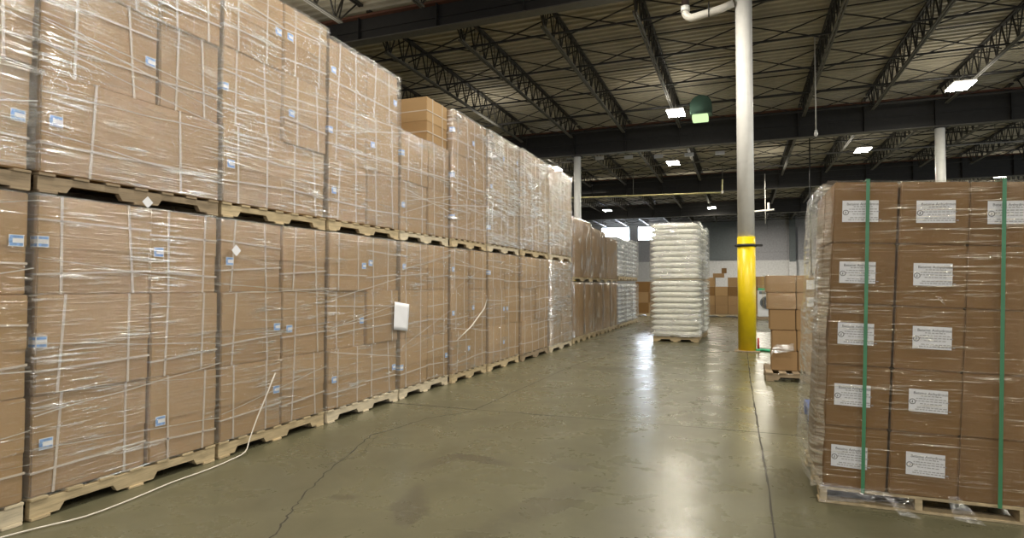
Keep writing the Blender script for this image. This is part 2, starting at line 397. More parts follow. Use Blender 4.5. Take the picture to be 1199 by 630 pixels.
# far wall: painted lower band, ribbed panels above, openings for two bright windows
wb = MB().box(XL, XR, YF, YF + .3, 0, 4.2); struct(wb.build('wall_far', M['lowwall']))
pn = MB()
wins = [(-15.5, -12.1), (-11.2, -8.2)]
xs = [XL, wins[0][0], wins[0][1], wins[1][0], wins[1][1], XR]
for a, c in ((xs[0], xs[1]), (xs[2], xs[3]), (xs[4], xs[5])): pn.box(a, c, YF, YF + .3, 4.2, ZD)
for a, c in wins: pn.box(a, c, YF, YF + .3, 4.2, 6.7); pn.box(a, c, YF, YF + .3, 8.35, ZD)
x = -3
while x < 14: pn.box(x, x + .06, YF - .05, YF, 4.2, ZD); x += 1.9
pn.box(-3.7, 14, YF - .06, YF, 5.1, 5.25)
struct(pn.build('wall_far_upper', M['greywall']))
for i, (a, c) in enumerate(wins):
    w = empty('window_%d' % (i + 1), ((a + c) / 2, YF + .1, 6.7)); struct(w)
    hw = (c - a) / 2
    f = MB().box(-hw, hw, -.1, 0, 0, .08).box(-hw, hw, -.1, 0, 1.57, 1.65).box(-hw, -hw + .08, -.1, 0, 0, 1.65).box(hw - .08, hw, -.1, 0, 0, 1.65)
    f.box(-.6, -.55, -.1, 0, 0, 1.65); f.build('window_frame', M['girder'], w)
    MB().box(-hw, hw, .02, .05, 0, 1.65).build('window_pane', M['daylight'], w)
dr = MB().box(-8, -.4, YF - .12, YF - .02, 4.3, 8.6); 
for k in range(12): dr.box(-8, -.4, YF - .14, YF - .12, 4.5 + k * .34, 4.52 + k * .34)
struct(dr.build('door_1', M['doorgrey']))

# columns
def column(x, y, zt, rad, label, yellow=2.48, band=False):
    c = empty('steel_column', (x, y, 0)); tag(c, label, 'column', 'painted round steel columns' if rad > .1 else None)
    MB().tube([(0, 0, yellow), (0, 0, zt - .03)], rad, 32).build('white_shaft', M['white'], c)['label'] = 'white painted upper shaft'
    MB().tube([(0, 0, .02), (0, 0, yellow)], rad + .012, 32).build('yellow_guard', M['yellow'], c)['label'] = 'yellow painted lower guard'
    MB().box(-.26, .26, -.26, .26, 0, .02, .004).build('base_plate', M['oldwood'], c)
    MB().box(-.25, .25, -.25, .25, zt - .03, zt, .004).build('cap_plate', M['girder'], c)
    if band:
        b = MB(); b.tube([(0, 0, 2.28), (0, 0, 2.34)], rad + .03, 32); b.box(rad + .02, rad + .16, -.03, .03, 2.285, 2.335, .01); b.box(-rad - .07, -rad - .02, -.03, .03, 2.29, 2.33, .01)
        b.build('clamp_band', M['black'], c)['label'] = 'black clamp band with side lug'
    return c
column(.11, 14.1, 8.28, .175, 'round steel column in mid aisle, white above yellow, with black clamp band', 2.5, True)
for xx, lb in ((-7.4, 'white column standing behind the long carton wall'), (7.45, 'white column rising behind the cartons with white paper labels')):
    column(xx, 28.2, 7.73, .175, lb)
b = empty('steel_post', (5.1, YF - .35, 0)); tag(b, 'tall grey steel post against the far wall panels', 'column')
MB().box(-.3, .3, -.15, .15, 4.0, 9.2).build('post_shaft', M['doorgrey'], b); MB().box(-.35, .35, -.2, .2, 0, 4.0).build('post_foot', M['lowwall'], b)

# girders
for gi, (gy, gz) in enumerate(((14.1, 8.3), (28.2, 7.75), (42.3, 7.75), (56.4, 7.75), (0, 8.3))):
    names = ['above the mid aisle column', 'over the two distant white columns', 'in the third row into the hall', 'in the last row before the far wall', 'directly overhead']
    g = empty('roof_girder', (0, gy, gz)); tag(g, 'heavy dark steel roof girder crossing the hall ' + names[gi], 'girder', 'roof girders')
    zt = 9.0 - gz
    MB().box(XL, XR, -.17, .17, 0, .03).build('bottom_flange', M['chord'], g)
    MB().box(XL, XR, -.17, .17, zt - .03, zt + .03).build('top_flange', M['primer'], g)['label'] = 'rusty red primed top flange'
    st = MB().box(XL, XR, -.012, .012, .03, zt - .03); x = XL + 1.2
    while x < XR: st.box(x, x + .02, -.15, .15, .03, zt - .03); x += 2.467
    st.build('girder_web', M['girder'], g)
    MB().box(XL, XR, -.05, .05, zt * .45, zt * .45 + .05).build('mid_rail', M['girder'], g)

# open web joists
def joist_mesh(length):
    top = MB().box(-.07, -.012, 0, length, .84, .9).box(.012, .07, 0, length, .84, .9)
    bot = MB().box(-.06, -.012, 0.9, length - .9, 0, .05).box(.012, .06, 0.9, length - .9, 0, .05)
    web = MB(); n = 18; p = length / n
    for i in range(n):
        y0 = i * p; ym = y0 + p / 2
        if i == 0: web.bar((0, .2, .84), (0, 1.0, .03), .035); web.bar((0, p, .84), (0, 1.0, .03), .03); continue
        if i == n - 1: web.bar((0, length - .2, .84), (0, length - 1.0, .03), .035); web.bar((0, y0, .84), (0, length - 1, .03), .03); continue
        web.bar((0, y0, .86), (0, ym, .03), .035); web.bar((0, ym, .03), (0, y0 + p, .86), .035); web.bar((0, ym, .03), (0, ym, .86), .02)
    return top.mesh('top_chord', M['steel']), bot.mesh('bottom_chord', M['chord']), web.mesh('web', M['steel'])
JM = joist_mesh(13.76)
bayname = ['overhead bay', 'second bay', 'third bay', 'fourth bay', 'last bay']
for bi in range(5):
    for k in range(-7, 9):
        if bi == 0 and (k < -4 or k > 3): continue
        j = empty('roof_joist', (k * 2.467, bi * 14.1 + .17, 8.40))
        side = 'over the mid aisle column line' if k == 0 else '%s %s of the mid aisle column' % (ORD[abs(k) - 1], 'left' if k < 0 else 'right')
        tag(j, 'open web roof joist, %s, %s into the hall' % (side, bayname[bi]), 'roof joist', 'open web steel roof joists')
        for nm, me in zip(('top_chord', 'bottom_chord', 'web'), JM): link(nm, me, j)
# bridging between the joists
x0, x1 = -7 * 2.467, 8 * 2.467
def brid(cross):
    b = MB()
    if not cross: b.bar((x0, 0, 0), (x1, 0, 0), .05); b.bar((x0, .25, .79), (x1, .25, .79), .03); return b.mesh('bridging_rod', M['girder'])
    for k in range(-7, 8):
        xa, xb = k * 2.467 + .07, (k + 1) * 2.467 - .07
        b.bar((xa, 0, .78), (xb, 0, .06), .03); b.bar((xa, .06, .06), (xb, .06, .78), .03)
    return b.mesh('cross_bracing', M['girder'])
BR = (brid(False), brid(True))
for bi in range(1, 5):
    for k, dy in enumerate((1.7, 4.4, 7.1, 9.8, 12.4)):
        o = link('bridging_rod', BR[0]); o.location = (0, bi * 14.1 + dy, 8.455)
        tag(o, 'long thin tie rod crossing under the joists, %s of five in the %s' % (ORD[k], bayname[bi]), 'tie rod', 'roof tie rods')
        o = link('cross_bracing', BR[1]); o.location = (0, bi * 14.1 + dy + .5, 8.44)
        tag(o, 'row of crossed braces between joists, %s of five in the %s' % (ORD[k], bayname[bi]), 'bracing', 'roof cross bracing')

# high bay lamps
def highbay(x, y, z, label, rz=0, s=.8):
    r = empty('high_bay_light', (x, y, z), rz); tag(r, label, 'ceiling lamp', 'high bay lamps')
    MB().box(-.40 * s, .40 * s, -.62 * s, .62 * s, .02, .07, .01).build('lamp_housing', M['white'], r)
    MB().box(-.38 * s, .38 * s, -.6 * s, .6 * s, 0, .018).build('lamp_lens', M['lens'], r)
    MB().tube([(0, -.4 * s, .07), (0, -.4 * s, .3)], .01, 6).tube([(0, .4 * s, .07), (0, .4 * s, .3)], .01, 6).bar((0, -.4 * s, .3), (0, .4 * s, .3), .03).build('hanger', M['chord'], r)
for a in ((-2.3, 23.7, 'bright high bay lamp beside the green hanging unit'), (-3.4, 33.4, 'high bay lamp just under the row of small white plates'),
          (-9.9, 32.6, 'high bay lamp glowing at the far end of the carton wall top'), (-10.0, 43.2, 'high bay lamp above the left far window'), (-11.0, 52.3, 'smallest high bay lamp, above the bright far windows'),
          (-3.3, 43.6, 'high bay lamp behind the long yellow pipe'), (-2.3, 53.8, 'small distant high bay lamp between yellow pipe and mid column'),
          (6.92, 23.9, 'large bright high bay lamp high above the labelled cartons'), (5.65, 33.5, 'high bay lamp hung behind the thin white sprinkler drop'),
          (14.9, 44.4, 'high bay lamp glowing just over the labelled carton load')):
    highbay(a[0], a[1], 8.1, a[2])
# the lamps of the bays overhead, out of frame, and added fill for the far hall
def lamp(name, x, y, z, e, sx=.9, sy=.55, col=(1, .93, .79), rot=(0, 0, 0)):
    l = bpy.data.lights.new(name, 'AREA'); l.shape = 'RECTANGLE'; l.size = sx; l.size_y = sy; l.energy = e; l.color = col
    o = bpy.data.objects.new(name, l); COL.objects.link(o); o.location = (x, y, z); o.rotation_euler = rot; return o
def ceiling_fill(x, y, e):
    'fill light added at lamp height to brighten the roof deck'
    lamp('ceiling_fill_light', x, y, 8.12, e, 2.0, 2.0, rot=(math.pi, 0, 0))  # wide panel aimed upward, added to lift the dark deck
for x_, y_ in ((-2.3, 23.7), (-3.4, 33.4), (-9.9, 32.6), (-10.0, 43.2), (-3.3, 43.6), (6.92, 23.9), (5.65, 33.5), (14.9, 44.4)): ceiling_fill(x_, y_, 16)
for i, (x, y) in enumerate(((-2.3, 12.0), (6.9, 12.0), (-2.3, 3.5), (6.9, 3.5), (-2.3, -5), (6.9, -5), (1.8, 7.5))):
    lamp('overhead_lamp_fill', x, y, 8.1, 215); ceiling_fill(x, y, 16)
for x, y in ((-10, 23), (14.9, 24), (14.9, 33.5), (-10, 12), (14.9, 12), (1.5, 38), (1.5, 62), (9, 55)):  # lamps without fixtures; the distant pair is added fill for the far wall
    lamp('overhead_lamp_fill', x, y, 8.1, 550 if y > 50 else 210); ceiling_fill(x, y, 14)
# fill light added behind the camera as assumed daylight, glints on the right load
lamp('rear_fill_light', 3.5, -7.5, 2.6, 55, 7, 4, (1, .95, .88), (math.radians(90), 0, 0))

for y_, e_ in ((8, 260), (24, 420), (44, 420)): lamp('side_fill_light', 28.5, y_, 2.4, e_, 7, 4, (.84, .92, 1), (math.radians(97), 0, math.radians(90)))  # added fill by the closed right wall, brightens deck and gives film bluish sheen
# hanging things under the roof
for i, (x, z) in enumerate(((-9.57, 8.10), (-8.1, 8.0), (-6.59, 7.86), (-5.14, 7.79), (-3.69, 7.72), (-2.26, 7.69), (-.87, 7.66))):
    s = empty('hanging_plate', (x, 29.5, z)); tag(s, 'small white plate hanging in a row below the far girder, %s from the left' % ORD[i], 'sign', 'row of small white hanging plates')
    MB().box(-.21, .21, -.02, .02, -.09, .09, .006).build('plate', M['signw'], s)
    MB().tube([(-.15, 0, .09), (-.15, 0, 8.4 - z)], .006, 5).tube([(.15, 0, .09), (.15, 0, 8.4 - z)], .006, 5).build('hanger_wire', M['chord'], s)
g = empty('ceiling_unit', (-1.38, 24, 7.75)); tag(g, 'green hanging ceiling unit with pale lit panel beside a bright lamp', 'ceiling unit')
b = MB(); n = 20
P = [(-.40, .26)] + [(-.40 * math.cos(math.pi * k / n), .6 + .36 * math.sin(math.pi * k / n)) for k in range(n + 1)] + [(.40, .26)]
va = [b.bm.verts.new((p[0], -.3, p[1])) for p in P]; vb = [b.bm.verts.new((p[0], .3, p[1])) for p in P]
b.bm.faces.new(va); b.bm.faces.new(vb[::-1])
for k in range(len(P)): b.bm.faces.new((va[k], va[(k + 1) % len(P)], vb[(k + 1) % len(P)], vb[k]))
b.build('housing', M['hood'], g); MB().box(-.32, .26, -.28, .28, .05, .25, .02).build('lit_panel', M['greenglow'], g)['label'] = 'pale green lit panel'
MB().tube([(-.2, 0, .9), (-.2, 0, .98)], .02, 6).tube([(.2, 0, .9), (.2, 0, .98)], .02, 6).build('hanger', M['chord'], g)
p = empty('drain_pipe', (0, 14, 7.5)); tag(p, 'white roof drain pipe elbowing into the top of the mid aisle column', 'pipe')
arc = [(-1.13 + .16 - .16 * math.cos(t), 0, .16 - .16 * math.sin(t) + .02) for t in [math.pi / 2 * k / 8 for k in range(9)]]
MB().tube(arc + [(-.35, 0, .12), (-.10, 0, .20)], .085, 16).build('white_elbow', M['pipe'], p)
MB().tube([(-1.13, 0, .18), (-1.13, 0, .30)], .10, 16).build('coupling', M['white'], p)
MB().tube([(-1.13, 0, .30), (-1.13, 0, 1.75)], .085, 16).build('down_pipe', M['brownpipe'], p)['label'] = 'dark brown vertical pipe'
MB().tube([(-.62 + .0, .105 * math.cos(t), .11 + .17 * math.sin(t) + .05) for t in [2 * math.pi * k / 20 for k in range(21)]], .014, 6).build('pipe_hanger', M['black'], p)['label'] = 'black loop hanger'
p = empty('sprinkler_drop', (2.15, 20, 5.95)); tag(p, 'thin white sprinkler drop pipe hanging right of the mid column', 'pipe')
MB().tube([(0, 0, .12), (0, 0, 3.1)], .017, 8).build('drop_tube', M['pipe'], p); MB().tube([(0, 0, -.02), (0, 0, .02), (0, 0, .05), (0, 0, .18)], [.02, .05, .055, .03], 10).build('sprinkler_head', M['white'], p)
p = empty('sprinkler_main', (-2, 36, 6.75)); tag(p, 'long yellowish pipe hung low across the far bays', 'pipe')
MB().tube([(-14, 0, .28), (1.0, 0, 0), (1.04, 0, .05), (1.05, 0, .75)], .045, 10).build('main_tube', M['yellowpipe'], p); MB().box(.98, 1.12, -.06, .06, -.06, .1, .01).build('elbow', M['pipe'], p)
MB().tube([(-10, 0, .2), (-10, 0, 1.7)], .015, 6).tube([(-4, 0, .1), (-4, 0, 1.7)], .015, 6).tube([(1.05, 0, .75), (1.05, 0, 1.7)], .015, 6).build('hanger', M['chord'], p)
p = empty('cable_drop', (2.94, 30, 2.0)); tag(p, 'long thin dark cable hanging from the roof beside the labelled cartons', 'cable')
MB().tube([(.02, 0, 0), (.0, 0, 3), (.02, 0, 6.4)], .03, 6).build('cable', M['black'], p); MB().box(-.06, .1, -.06, .06, -.25, .02, .01).build('pendant_switch', M['black'], p)
p = empty('sprinkler_drop', (1.43, 40, 5.27)); tag(p, 'small distant white drop pipe with cross arm against the far wall', 'pipe')
MB().tube([(0, 0, 0), (0, 0, 3.1)], .03, 6).tube([(-1.2, 0, .75), (.5, 0, .85)], .06, 8).build('drop_tube', M['pipe'], p); MB().box(.12, .24, -.05, .05, .8, 1.3, .01).build('junction_box', M['pipe'], p)
p = empty('conduit_run', (0, 30.5, 7.4)); tag(p, 'slim grey conduit running under the far girder line', 'pipe')
MB().tube([(-12, 0, .05), (0, 0, .1), (14, 0, 0)], .03, 8).build('conduit', M['chord'], p); MB().tube([(-6, 0, .08), (-6, 0, 1.0)], .012, 5).tube([(4, 0, .08), (4, 0, 1.0)], .012, 5).tube([(10, 0, .04), (10, 0, 1.0)], .012, 5).build('hanger', M['chord'], p)

# ================================================================== long carton wall on the left
ST = [(0.97, 2.32, -4.0), (2.355, 3.71, -4.0), (3.745, 5.065, -4.0), (5.10, 6.445, -3.98), (6.48, 7.79, -3.975), (7.825, 9.075, -3.93), (9.11, 10.545, -3.90), (10.58, 12.22, -3.85), (12.26, 13.95, -3.81)]
GW = 'strapped cartons of the long wall'
rown = ['bottom', 'middle', 'top']
D = 1.08
WR = {}
for si, (y0, y1, xf) in enumerate(ST):
    nm = ORD[si] + ' stack from left'
    pm = ['palewood', 'wood', 'wood', 'palewood', 'palewood', 'wood', 'wood', 'oldwood', 'palewood'][si]
    um = ['oldwood', 'oldwood', 'wood', 'wood', 'palewood', 'wood', 'palewood', 'wood', 'palewood'][si]
    pallet(xf - 1.12, xf + .0, y0, y1, 0, 'wooden pallet on the floor under the %s in the carton wall' % nm, 'pallets of the long wall', pm)
    pallet(xf - 1.12, xf + .0, y0, y1, 1.994, 'wooden pallet between the tiers of the %s in the carton wall' % nm, 'pallets of the long wall', um, hh=.125)
    for tier in (0, 1):
        z0 = .137 if tier == 0 else 2.121
        zt = 1.983 if tier == 0 else (4.10 if si == 2 else 4.03)
        h = (zt - z0) / 3 - .003
        split = (y1 - y0) * (.56 if si == 1 else .53 if si in (2, 4) else .5)
        if si == 1 and tier == 1: split = (y1 - y0) * .60
        for r in range(3):
            cells = [(y0, y0 + split - .002, 'near'), (y0 + split + .002, y1, 'far')]
            if si == 1 and tier == 1 and r == 0: cells = [(y0, y1, 'whole width')]
            if si == 4 and tier == 1 and r == 2: cells = cells[1:]
            for (a, c, cn) in cells:
                w = c - a - .014
                lab = 'kraft carton, %s row, %s column, %s tier, %s' % (rown[r], cn, ('lower', 'upper')[tier], nm) if cn != 'whole width' else 'wide kraft carton filling the bottom row, upper tier, %s' % nm
                stk = 0
                if si < 7: stk = R.choice((1, 2, 2, 3, 1)) if cn != 'far' else R.choice((0, 1, 3, 0, 1))
                jit = R.choice((0, -.003, -.006, -.02, -.03))
                carton(xf + jit, (a + c) / 2, z0 + r * (h + .003), w, D, h, lab, GW, lid=not (tier == 1 and si % 2), sticker=stk)
        fm = 'film' if tier == 0 else 'filmup'
        if si >= 6 and (tier or si == 8): fm = 'filmheavy'
        if si == 0 and tier == 0: fm = 'filmlight'
        top = zt - (h + .003 if si == 4 and tier == 1 else 0)
        lb = 'clear stretch film, %s tier, %s in the carton wall' % (('lower', 'upper')[tier], nm)
        WR[(si, tier)] = wrap(xf - D - .045, xf + .016, y0 - .007, y1 + .007, z0 + .002, top + .004, lb, 'stretch film of the long wall', fm, si * 2 + tier, .0045, ropes=5 if si < 6 else 3)

# paper sheet, tag, film tail and loose strap on the wall
s = MB(); nx = 8
for i in range(nx):
    for j in range(nx):
        pass
pg = [[Vector((.004 + .006 * math.sin((i / 7) * 2.2) * (j / 7), -.17 + .35 * i / 7 - .03 * (i / 7) * (j / 7), .19 - .34 * j / 7 - .02 * i / 7)) for j in range(8)] for i in range(8)]
vv = [[s.bm.verts.new(p) for p in row] for row in pg]
for i in range(7):
    for j in range(7): s.bm.faces.new((vv[i][j], vv[i + 1][j], vv[i + 1][j + 1], vv[i][j + 1])).smooth = True
o = s.build('paper_sheet', M['paper']); o.location = (-3.952, 6.46, 1.03); o.rotation_euler = (-.06, 0, 0); tag(o, 'blank white paper sheet taped to the fourth stack', 'paper')
md = o.modifiers.new('thickness', 'SOLIDIFY'); md.thickness = .0008
for (y, z, sc, lb) in ((3.05, 2.02, .03, 'tiny white diamond tag on the seam above the second stack'), (3.86, 1.72, .035, 'small white tag flag on the third stack film')):
    o = MB().box(0, .002, -sc, sc, -sc, sc, rot=Matrix.Rotation(.8, 3, 'X')).build('paper_tag', M['paper']); o.location = (-3.965, y, z); tag(o, lb, 'tag')
o = MB().tube([(-3.897, 7.9, .62), (-3.892, 8.4, .80), (-3.892, 8.9, 1.06), (-3.895, 9.03, 1.22)], [.004, .011, .009, .003], 6).build('film_tail', M['rope']); tag(o, 'twisted rope of film slanting across the sixth stack', 'film tail')
cord = [(-3.93, 1.5, .012), (-3.90, 2.05, .012), (-3.84, 2.3, .012), (-3.76, 2.52, .012), (-3.78, 2.85, .012), (-3.83, 3.17, .012), (-3.84, 3.5, .012), (-3.88, 3.75, .012), (-3.90, 3.92, .03), (-3.93, 4.0, .12), (-3.95, 4.1, .27), (-3.96, 4.22, .45), (-3.958, 4.36, .70)]
pts = []
for i in range(len(cord) - 1):
    p0, p1, p2, p3 = [Vector(cord[max(0, min(len(cord) - 1, i + k))]) for k in (-1, 0, 1, 2)]
    for t in (0, .33, .66): pts.append(.5 * ((2 * p1) + (-p0 + p2) * t + (2 * p0 - 5 * p1 + 4 * p2 - p3) * t * t + (-p0 + 3 * p1 - 3 * p2 + p3) * t ** 3))
o = MB().tube(pts, .0052, 6).build('packing_twine', M['rope']); tag(o, 'loose white cord trailing from the cartons onto the floor', 'twine')

# ================================================================== brown tall cartons beyond the wall
GB = 'tall brown cartons beyond the long wall'
y = 14.25
for k in range(5):
    yy0, yy1 = y, y + 1.08
    pallet(-5.0, -3.85, yy0, yy1, 0, 'low pallet under tall brown cartons, %s beyond the long wall' % ORD[k], 'far pallets', 'wood')
    for c, cn in ((0, 'near'), (1, 'far')):
        a = yy0 + c * .54
        carton(-3.86 + R.uniform(-.02, 0), a + .27, .14, .52, 1.1, 1.38, 'tall brown carton, lower tier, %s half of %s pallet past the long wall' % (cn, ORD[k]), GB, lid=False, style=3, mats=('kraftold', 'lid'), name='tall_carton')
    wrap(-4.98, -3.835, yy0 - .01, yy1 + .01, .142, 1.53, 'stretch film on lower tall brown cartons, %s pallet past the wall' % ORD[k], 'far stretch film', 'filmbrown', 30 + k, .008)
    y += 1.13
y = 14.25
for k, (ln, top) in enumerate(((1.85, 3.14), (1.9, 3.05), (1.75, 2.93))):
    pallet(-5.0, -3.85, y, y + ln, 1.54, 'pallet under the upper tall brown cartons, %s beyond the long wall' % ORD[k], 'far pallets', 'wood', hh=.11)
    hh = top - 1.655
    for c, cn in ((0, 'near'), (1, 'far')):
        carton(-3.86, y + ln * (.25 + .5 * c), 1.655, ln / 2 - .01, 1.1, hh, 'tall brown carton, upper tier, %s half of %s upper pallet past the wall' % (cn, ORD[k]), GB, lid=k == 0, style=3, mats=('kraftold', 'kraftold'), name='tall_carton')
    wrap(-4.98, -3.835, y - .01, y + ln + .01, 1.657, top + .005, 'stretch film on upper tall brown cartons, %s beyond the wall' % ORD[k], 'far stretch film', 'filmbrown', 40 + k, .01)
    y += ln + .05

# ================================================================== sacks
def bag_mesh(l, w, h, seed, mat):
    """a filled sack lying flat: pillow outline, pinched ends, soft dents; long axis X"""
    b = MB(); bm = b.bm; nx, nr = 14, 18; rings = []
    for i in range(nx + 1):
        t = -1 + 2 * i / nx; e = (1 - abs(t) ** 7) ** .5 if abs(t) < 1 else 0
        e = max(e, .16); row = []
        for k in range(nr):
            a = 2 * math.pi * k / nr; ca, sa = math.cos(a), math.sin(a)
            yy = (abs(ca) ** .45) * (1 if ca > 0 else -1) * w / 2 * (1 if abs(t) < .85 else .93); zz = (abs(sa) ** .55) * (1 if sa > 0 else -1) * h / 2 * e
            nn = noise.noise(Vector((t * 2.5 + seed, ca * 1.5, sa * 1.5 + seed * 2))) * .012
            row.append(bm.verts.new((t * l / 2, yy * (1 + nn), zz * (1 - .0) + nn * .4 + h / 2)))
        rings.append(row)
    for i in range(nx):
        for k in range(nr): bm.faces.new((rings[i][k], rings[i][(k + 1) % nr], rings[i + 1][(k + 1) % nr], rings[i + 1][k])).smooth = True
    bm.faces.new(rings[0]); bm.faces.new(rings[-1][::-1]); return b.mesh('white_sack', M[mat])
BM = [bag_mesh(1.2, .42, .1425, s, 'bag') for s in range(3)]
BM2 = [bag_mesh(1.05, .55, .148, s, 'bagblue') for s in range(3)]
def bagstack(cx, y0, n, z0, tier, which, group, dead=None):
    for r in range(n):
        for q in range(3):
            o = link('white_sack', BM[R.randrange(3)]); o.location = (cx + R.uniform(-.012, .012), y0 + .21 + q * .425, z0 + r * .143); o.rotation_euler = (0, 0, R.uniform(-.01, .01) + (math.pi if R.random() < .5 else 0))
            if q == 0 and which == 'the front sack pallet':
                lb = 'white filled sack facing the aisle, %s layer up, %s tier, front sack pallet' % (ORD[r], tier)
            else: lb = 'white filled sack, %s layer up, %s tier, %s row of %s' % (ORD[r], tier, ('front', 'middle', 'back')[q], which)
            tag(o, lb, 'sack', group)
for py, which in ((15.7, 'the front sack pallet'), (17.35, 'the rear sack pallet')):
    cx = -1.58 if py < 16 else -1.50
    for z, tier, zt in ((0, 'lower', 1.58), (1.60, 'upper', 3.06)):
        if z == 0: pallet(cx - .56, cx + .56, py + .04, py + 1.24, z, 'pallet beneath %s' % which, 'sack pallets', 'wood', 'X', hh=.13)
        else: MB_ = MB().box(cx - .58, cx + .58, py + .02, py + 1.26, 1.575, 1.598, .004).build('slip_sheet', M['palewood']); 
        if z: tag(MB_, 'thin slip sheet between the sack tiers of %s' % which, 'sheet')
        bagstack(cx, py, 10 if z == 0 else 10, z + (.132 if z == 0 else .0), tier, which, 'white sacks of the aisle stack')
        wrap(cx - .62, cx + .62, py - .03, py + 1.31, z + (.135 if z == 0 else .02), z + (.132 + 1.44 if z == 0 else 1.44), 'clear film around the %s sacks of %s' % (tier, which), 'film on sacks', 'filmbag', int(py) + int(z * 3), .012)
y = 20.05
for k in range(3):
    for z, tier in ((0, 'lower'), (1.62, 'upper')):
        ln = 1.22
        pallet(-4.95, -3.83, y, y + ln, z, 'pallet under %s tier sacks, %s of the far left sack pallets' % (tier, ORD[k]), 'sack pallets', 'wood')
        for r in range(9):
            for q in range(2):
                o = link('white_sack', BM2[R.randrange(3)]); o.location = (-4.38 + R.uniform(-.02, .02), y + .31 + q * .59, z + .14 + r * .15)
                tag(o, 'pale sack, %s layer up, %s tier, %s half of %s far left pallet' % (ORD[r], tier, ('near', 'far')[q], ORD[k]), 'sack', 'pale sacks at the end of the left row')
        wrap(-4.96, -3.80, y - .02, y + ln + .02, z + .138, z + .14 + 9 * .15 + .02, 'clear film on %s tier sacks of the %s far left pallet' % (tier, ORD[k]), 'film on sacks', 'filmbag', 60 + k, .015)
    y += 1.30

# ================================================================== labelled carton load on the right
def textmesh(body, size, mat, name):
    cu = bpy.data.curves.new(name, 'FONT'); cu.body = body; cu.size = size; cu.align_x = 'CENTER'; cu.align_y = 'CENTER'; cu.extrude = .0002
    ob = bpy.data.objects.new(name, cu); COL.objects.link(ob); dg = bpy.context.evaluated_depsgraph_get(); dg.update()
    me = bpy.data.meshes.new_from_object(ob.evaluated_get(dg)); bpy.data.objects.remove(ob); me.materials.clear(); me.materials.append(mat); me.name = name; return me
TX = textmesh('Betaine Anhydrous', .0235, M['ink'], 'product_name')
def lines_mesh():
    b = MB(); rr = random.Random(3)
    for i, (z, w, cx) in enumerate(((.030, .10, 0), (.013, .15, .0), (-.002, .17, .0), (-.018, .11, .0), (-.042, .14, 0), (-.055, .18, .01))):
        x = cx - w / 2
        while x < cx + w / 2:
            q = rr.uniform(.008, .022); b.box(x, x + q, -.0006, 0, z - .0028, z + .0028); x += q + .005
    return b.mesh('fine_print', M['greyink'])
FP = lines_mesh()
def seal_mesh():
    b = MB(); n = 20
    for r0, r1 in ((.0135, .0175),):
        vi = [b.bm.verts.new((math.cos(2 * math.pi * k / n) * r0, 0, math.sin(2 * math.pi * k / n) * r0)) for k in range(n)]
        vo = [b.bm.verts.new((math.cos(2 * math.pi * k / n) * r1, 0, math.sin(2 * math.pi * k / n) * r1)) for k in range(n)]
        for k in range(n): b.bm.faces.new((vi[k], vi[(k + 1) % n], vo[(k + 1) % n], vo[k]))
    b.box(-.002, .002, -.0004, 0, -.007, .007); b.box(-.006, -.001, -.0004, 0, -.007, -.004)
    return b.mesh('round_seal', M['ink'])
SEAL = seal_mesh()
X0, YR = .475, 4.42
def deform(c, ox=0, oy=0, oz=0):
    X, Y, Z = c.x, c.y, c.z
    return Vector((X + .052 * Z, Y, Z * (1 - .028 * (X - X0)) + .0))
GR = 'brown cartons of the right hand load'
pallet(.46, 1.58, 4.43, 5.38, 0, 'wooden pallet under the brown labelled cartons by the camera', None, 'wood', 'Y', hh=.105)
cw, ch = .362, .398
coln = ['first', 'second', 'third']
for dep in (0, 1):
    for ci in range(3):
        if dep == 1 and ci > 0: continue
        for r in range(5):
            xa = X0 + ci * (cw + .004) + (.008 if ci else 0); z0 = .108 + r * (ch + .002); ya = YR + .02 + dep * .47 + (0 if ci != 1 else -.012)
            def place(c): return deform(c)
            b = MB(); b.box(xa, xa + cw, ya, ya + .455, z0, z0 + ch, .007)
            bmesh.ops.subdivide_edges(b.bm, edges=[e for e in b.bm.edges if e.calc_length() > .2], cuts=3, use_grid_fill=True)
            cc = Vector((xa + cw / 2, ya, z0))
            b.map(lambda c: deform(c + Vector((0, (-.004 if c.y < ya + .05 else 0) * (1 + noise.noise(c * 5)), 0))) - deform(cc))
            root = empty('labelled_carton' if ci < 2 or r == 4 else 'plain_carton', deform(cc))
            rn = ['bottom', 'second', 'middle', 'fourth', 'top'][r]
            if dep == 0:
                lb = ('brown carton with white paper label, %s row, %s column, right hand load' % (rn, coln[ci])) if (ci < 2 or r == 4) else 'brown carton without visible label, %s row, third column, right hand load' % rn
            else: lb = 'brown carton at the back of the right hand load, %s row, under crinkled film' % rn
            tag(root, lb, 'carton', GR); b.build('carton_body', M['kraftdark'], root)
            def onface(name, me, x, z, y=-.0075, par=None):
                o = link(name, me, root); o.location = (x, y, z); o.rotation_euler = (0, .03, 0); return o
            # flap seam tape down the middle of the face
            t = MB().box(-cw / 2 + .01, cw / 2 - .01, -.0052, -.0042, ch - .052, ch - .05).map(lambda c: deform(c + cc) - deform(cc)); t.build('flap_crease', M['tape'], root)
            if dep == 0 and (ci < 2 or r == 4):
                lx = (-.030, .012, .012)[ci] + R.uniform(-.006, .006); lz = ch * .52
                lw, lh = .103, .070
                rt = empty('paper_label', (0, 0, 0)); bpy.data.objects.remove(rt)
                lo = MB().box(-lw, lw, -.0006, 0, -lh, lh).build('paper_label', M['paper'], root); lo['label'] = 'white printed paper label'
                lo.location = deform(cc + Vector((lx, -.0095, lz))) - deform(cc); lo.rotation_euler = (0, .035, 0)
                o = link('product_name', TX, lo); o.location = (.012, -.0008, .046); o.rotation_euler = (math.pi / 2, 0, 0)
                o = link('fine_print', FP, lo); o.location = (.012, -.0007, 0)
                o = link('round_seal', SEAL, lo); o.location = (-.083, -.0009, -.008)
top = .108 + 5 * .40
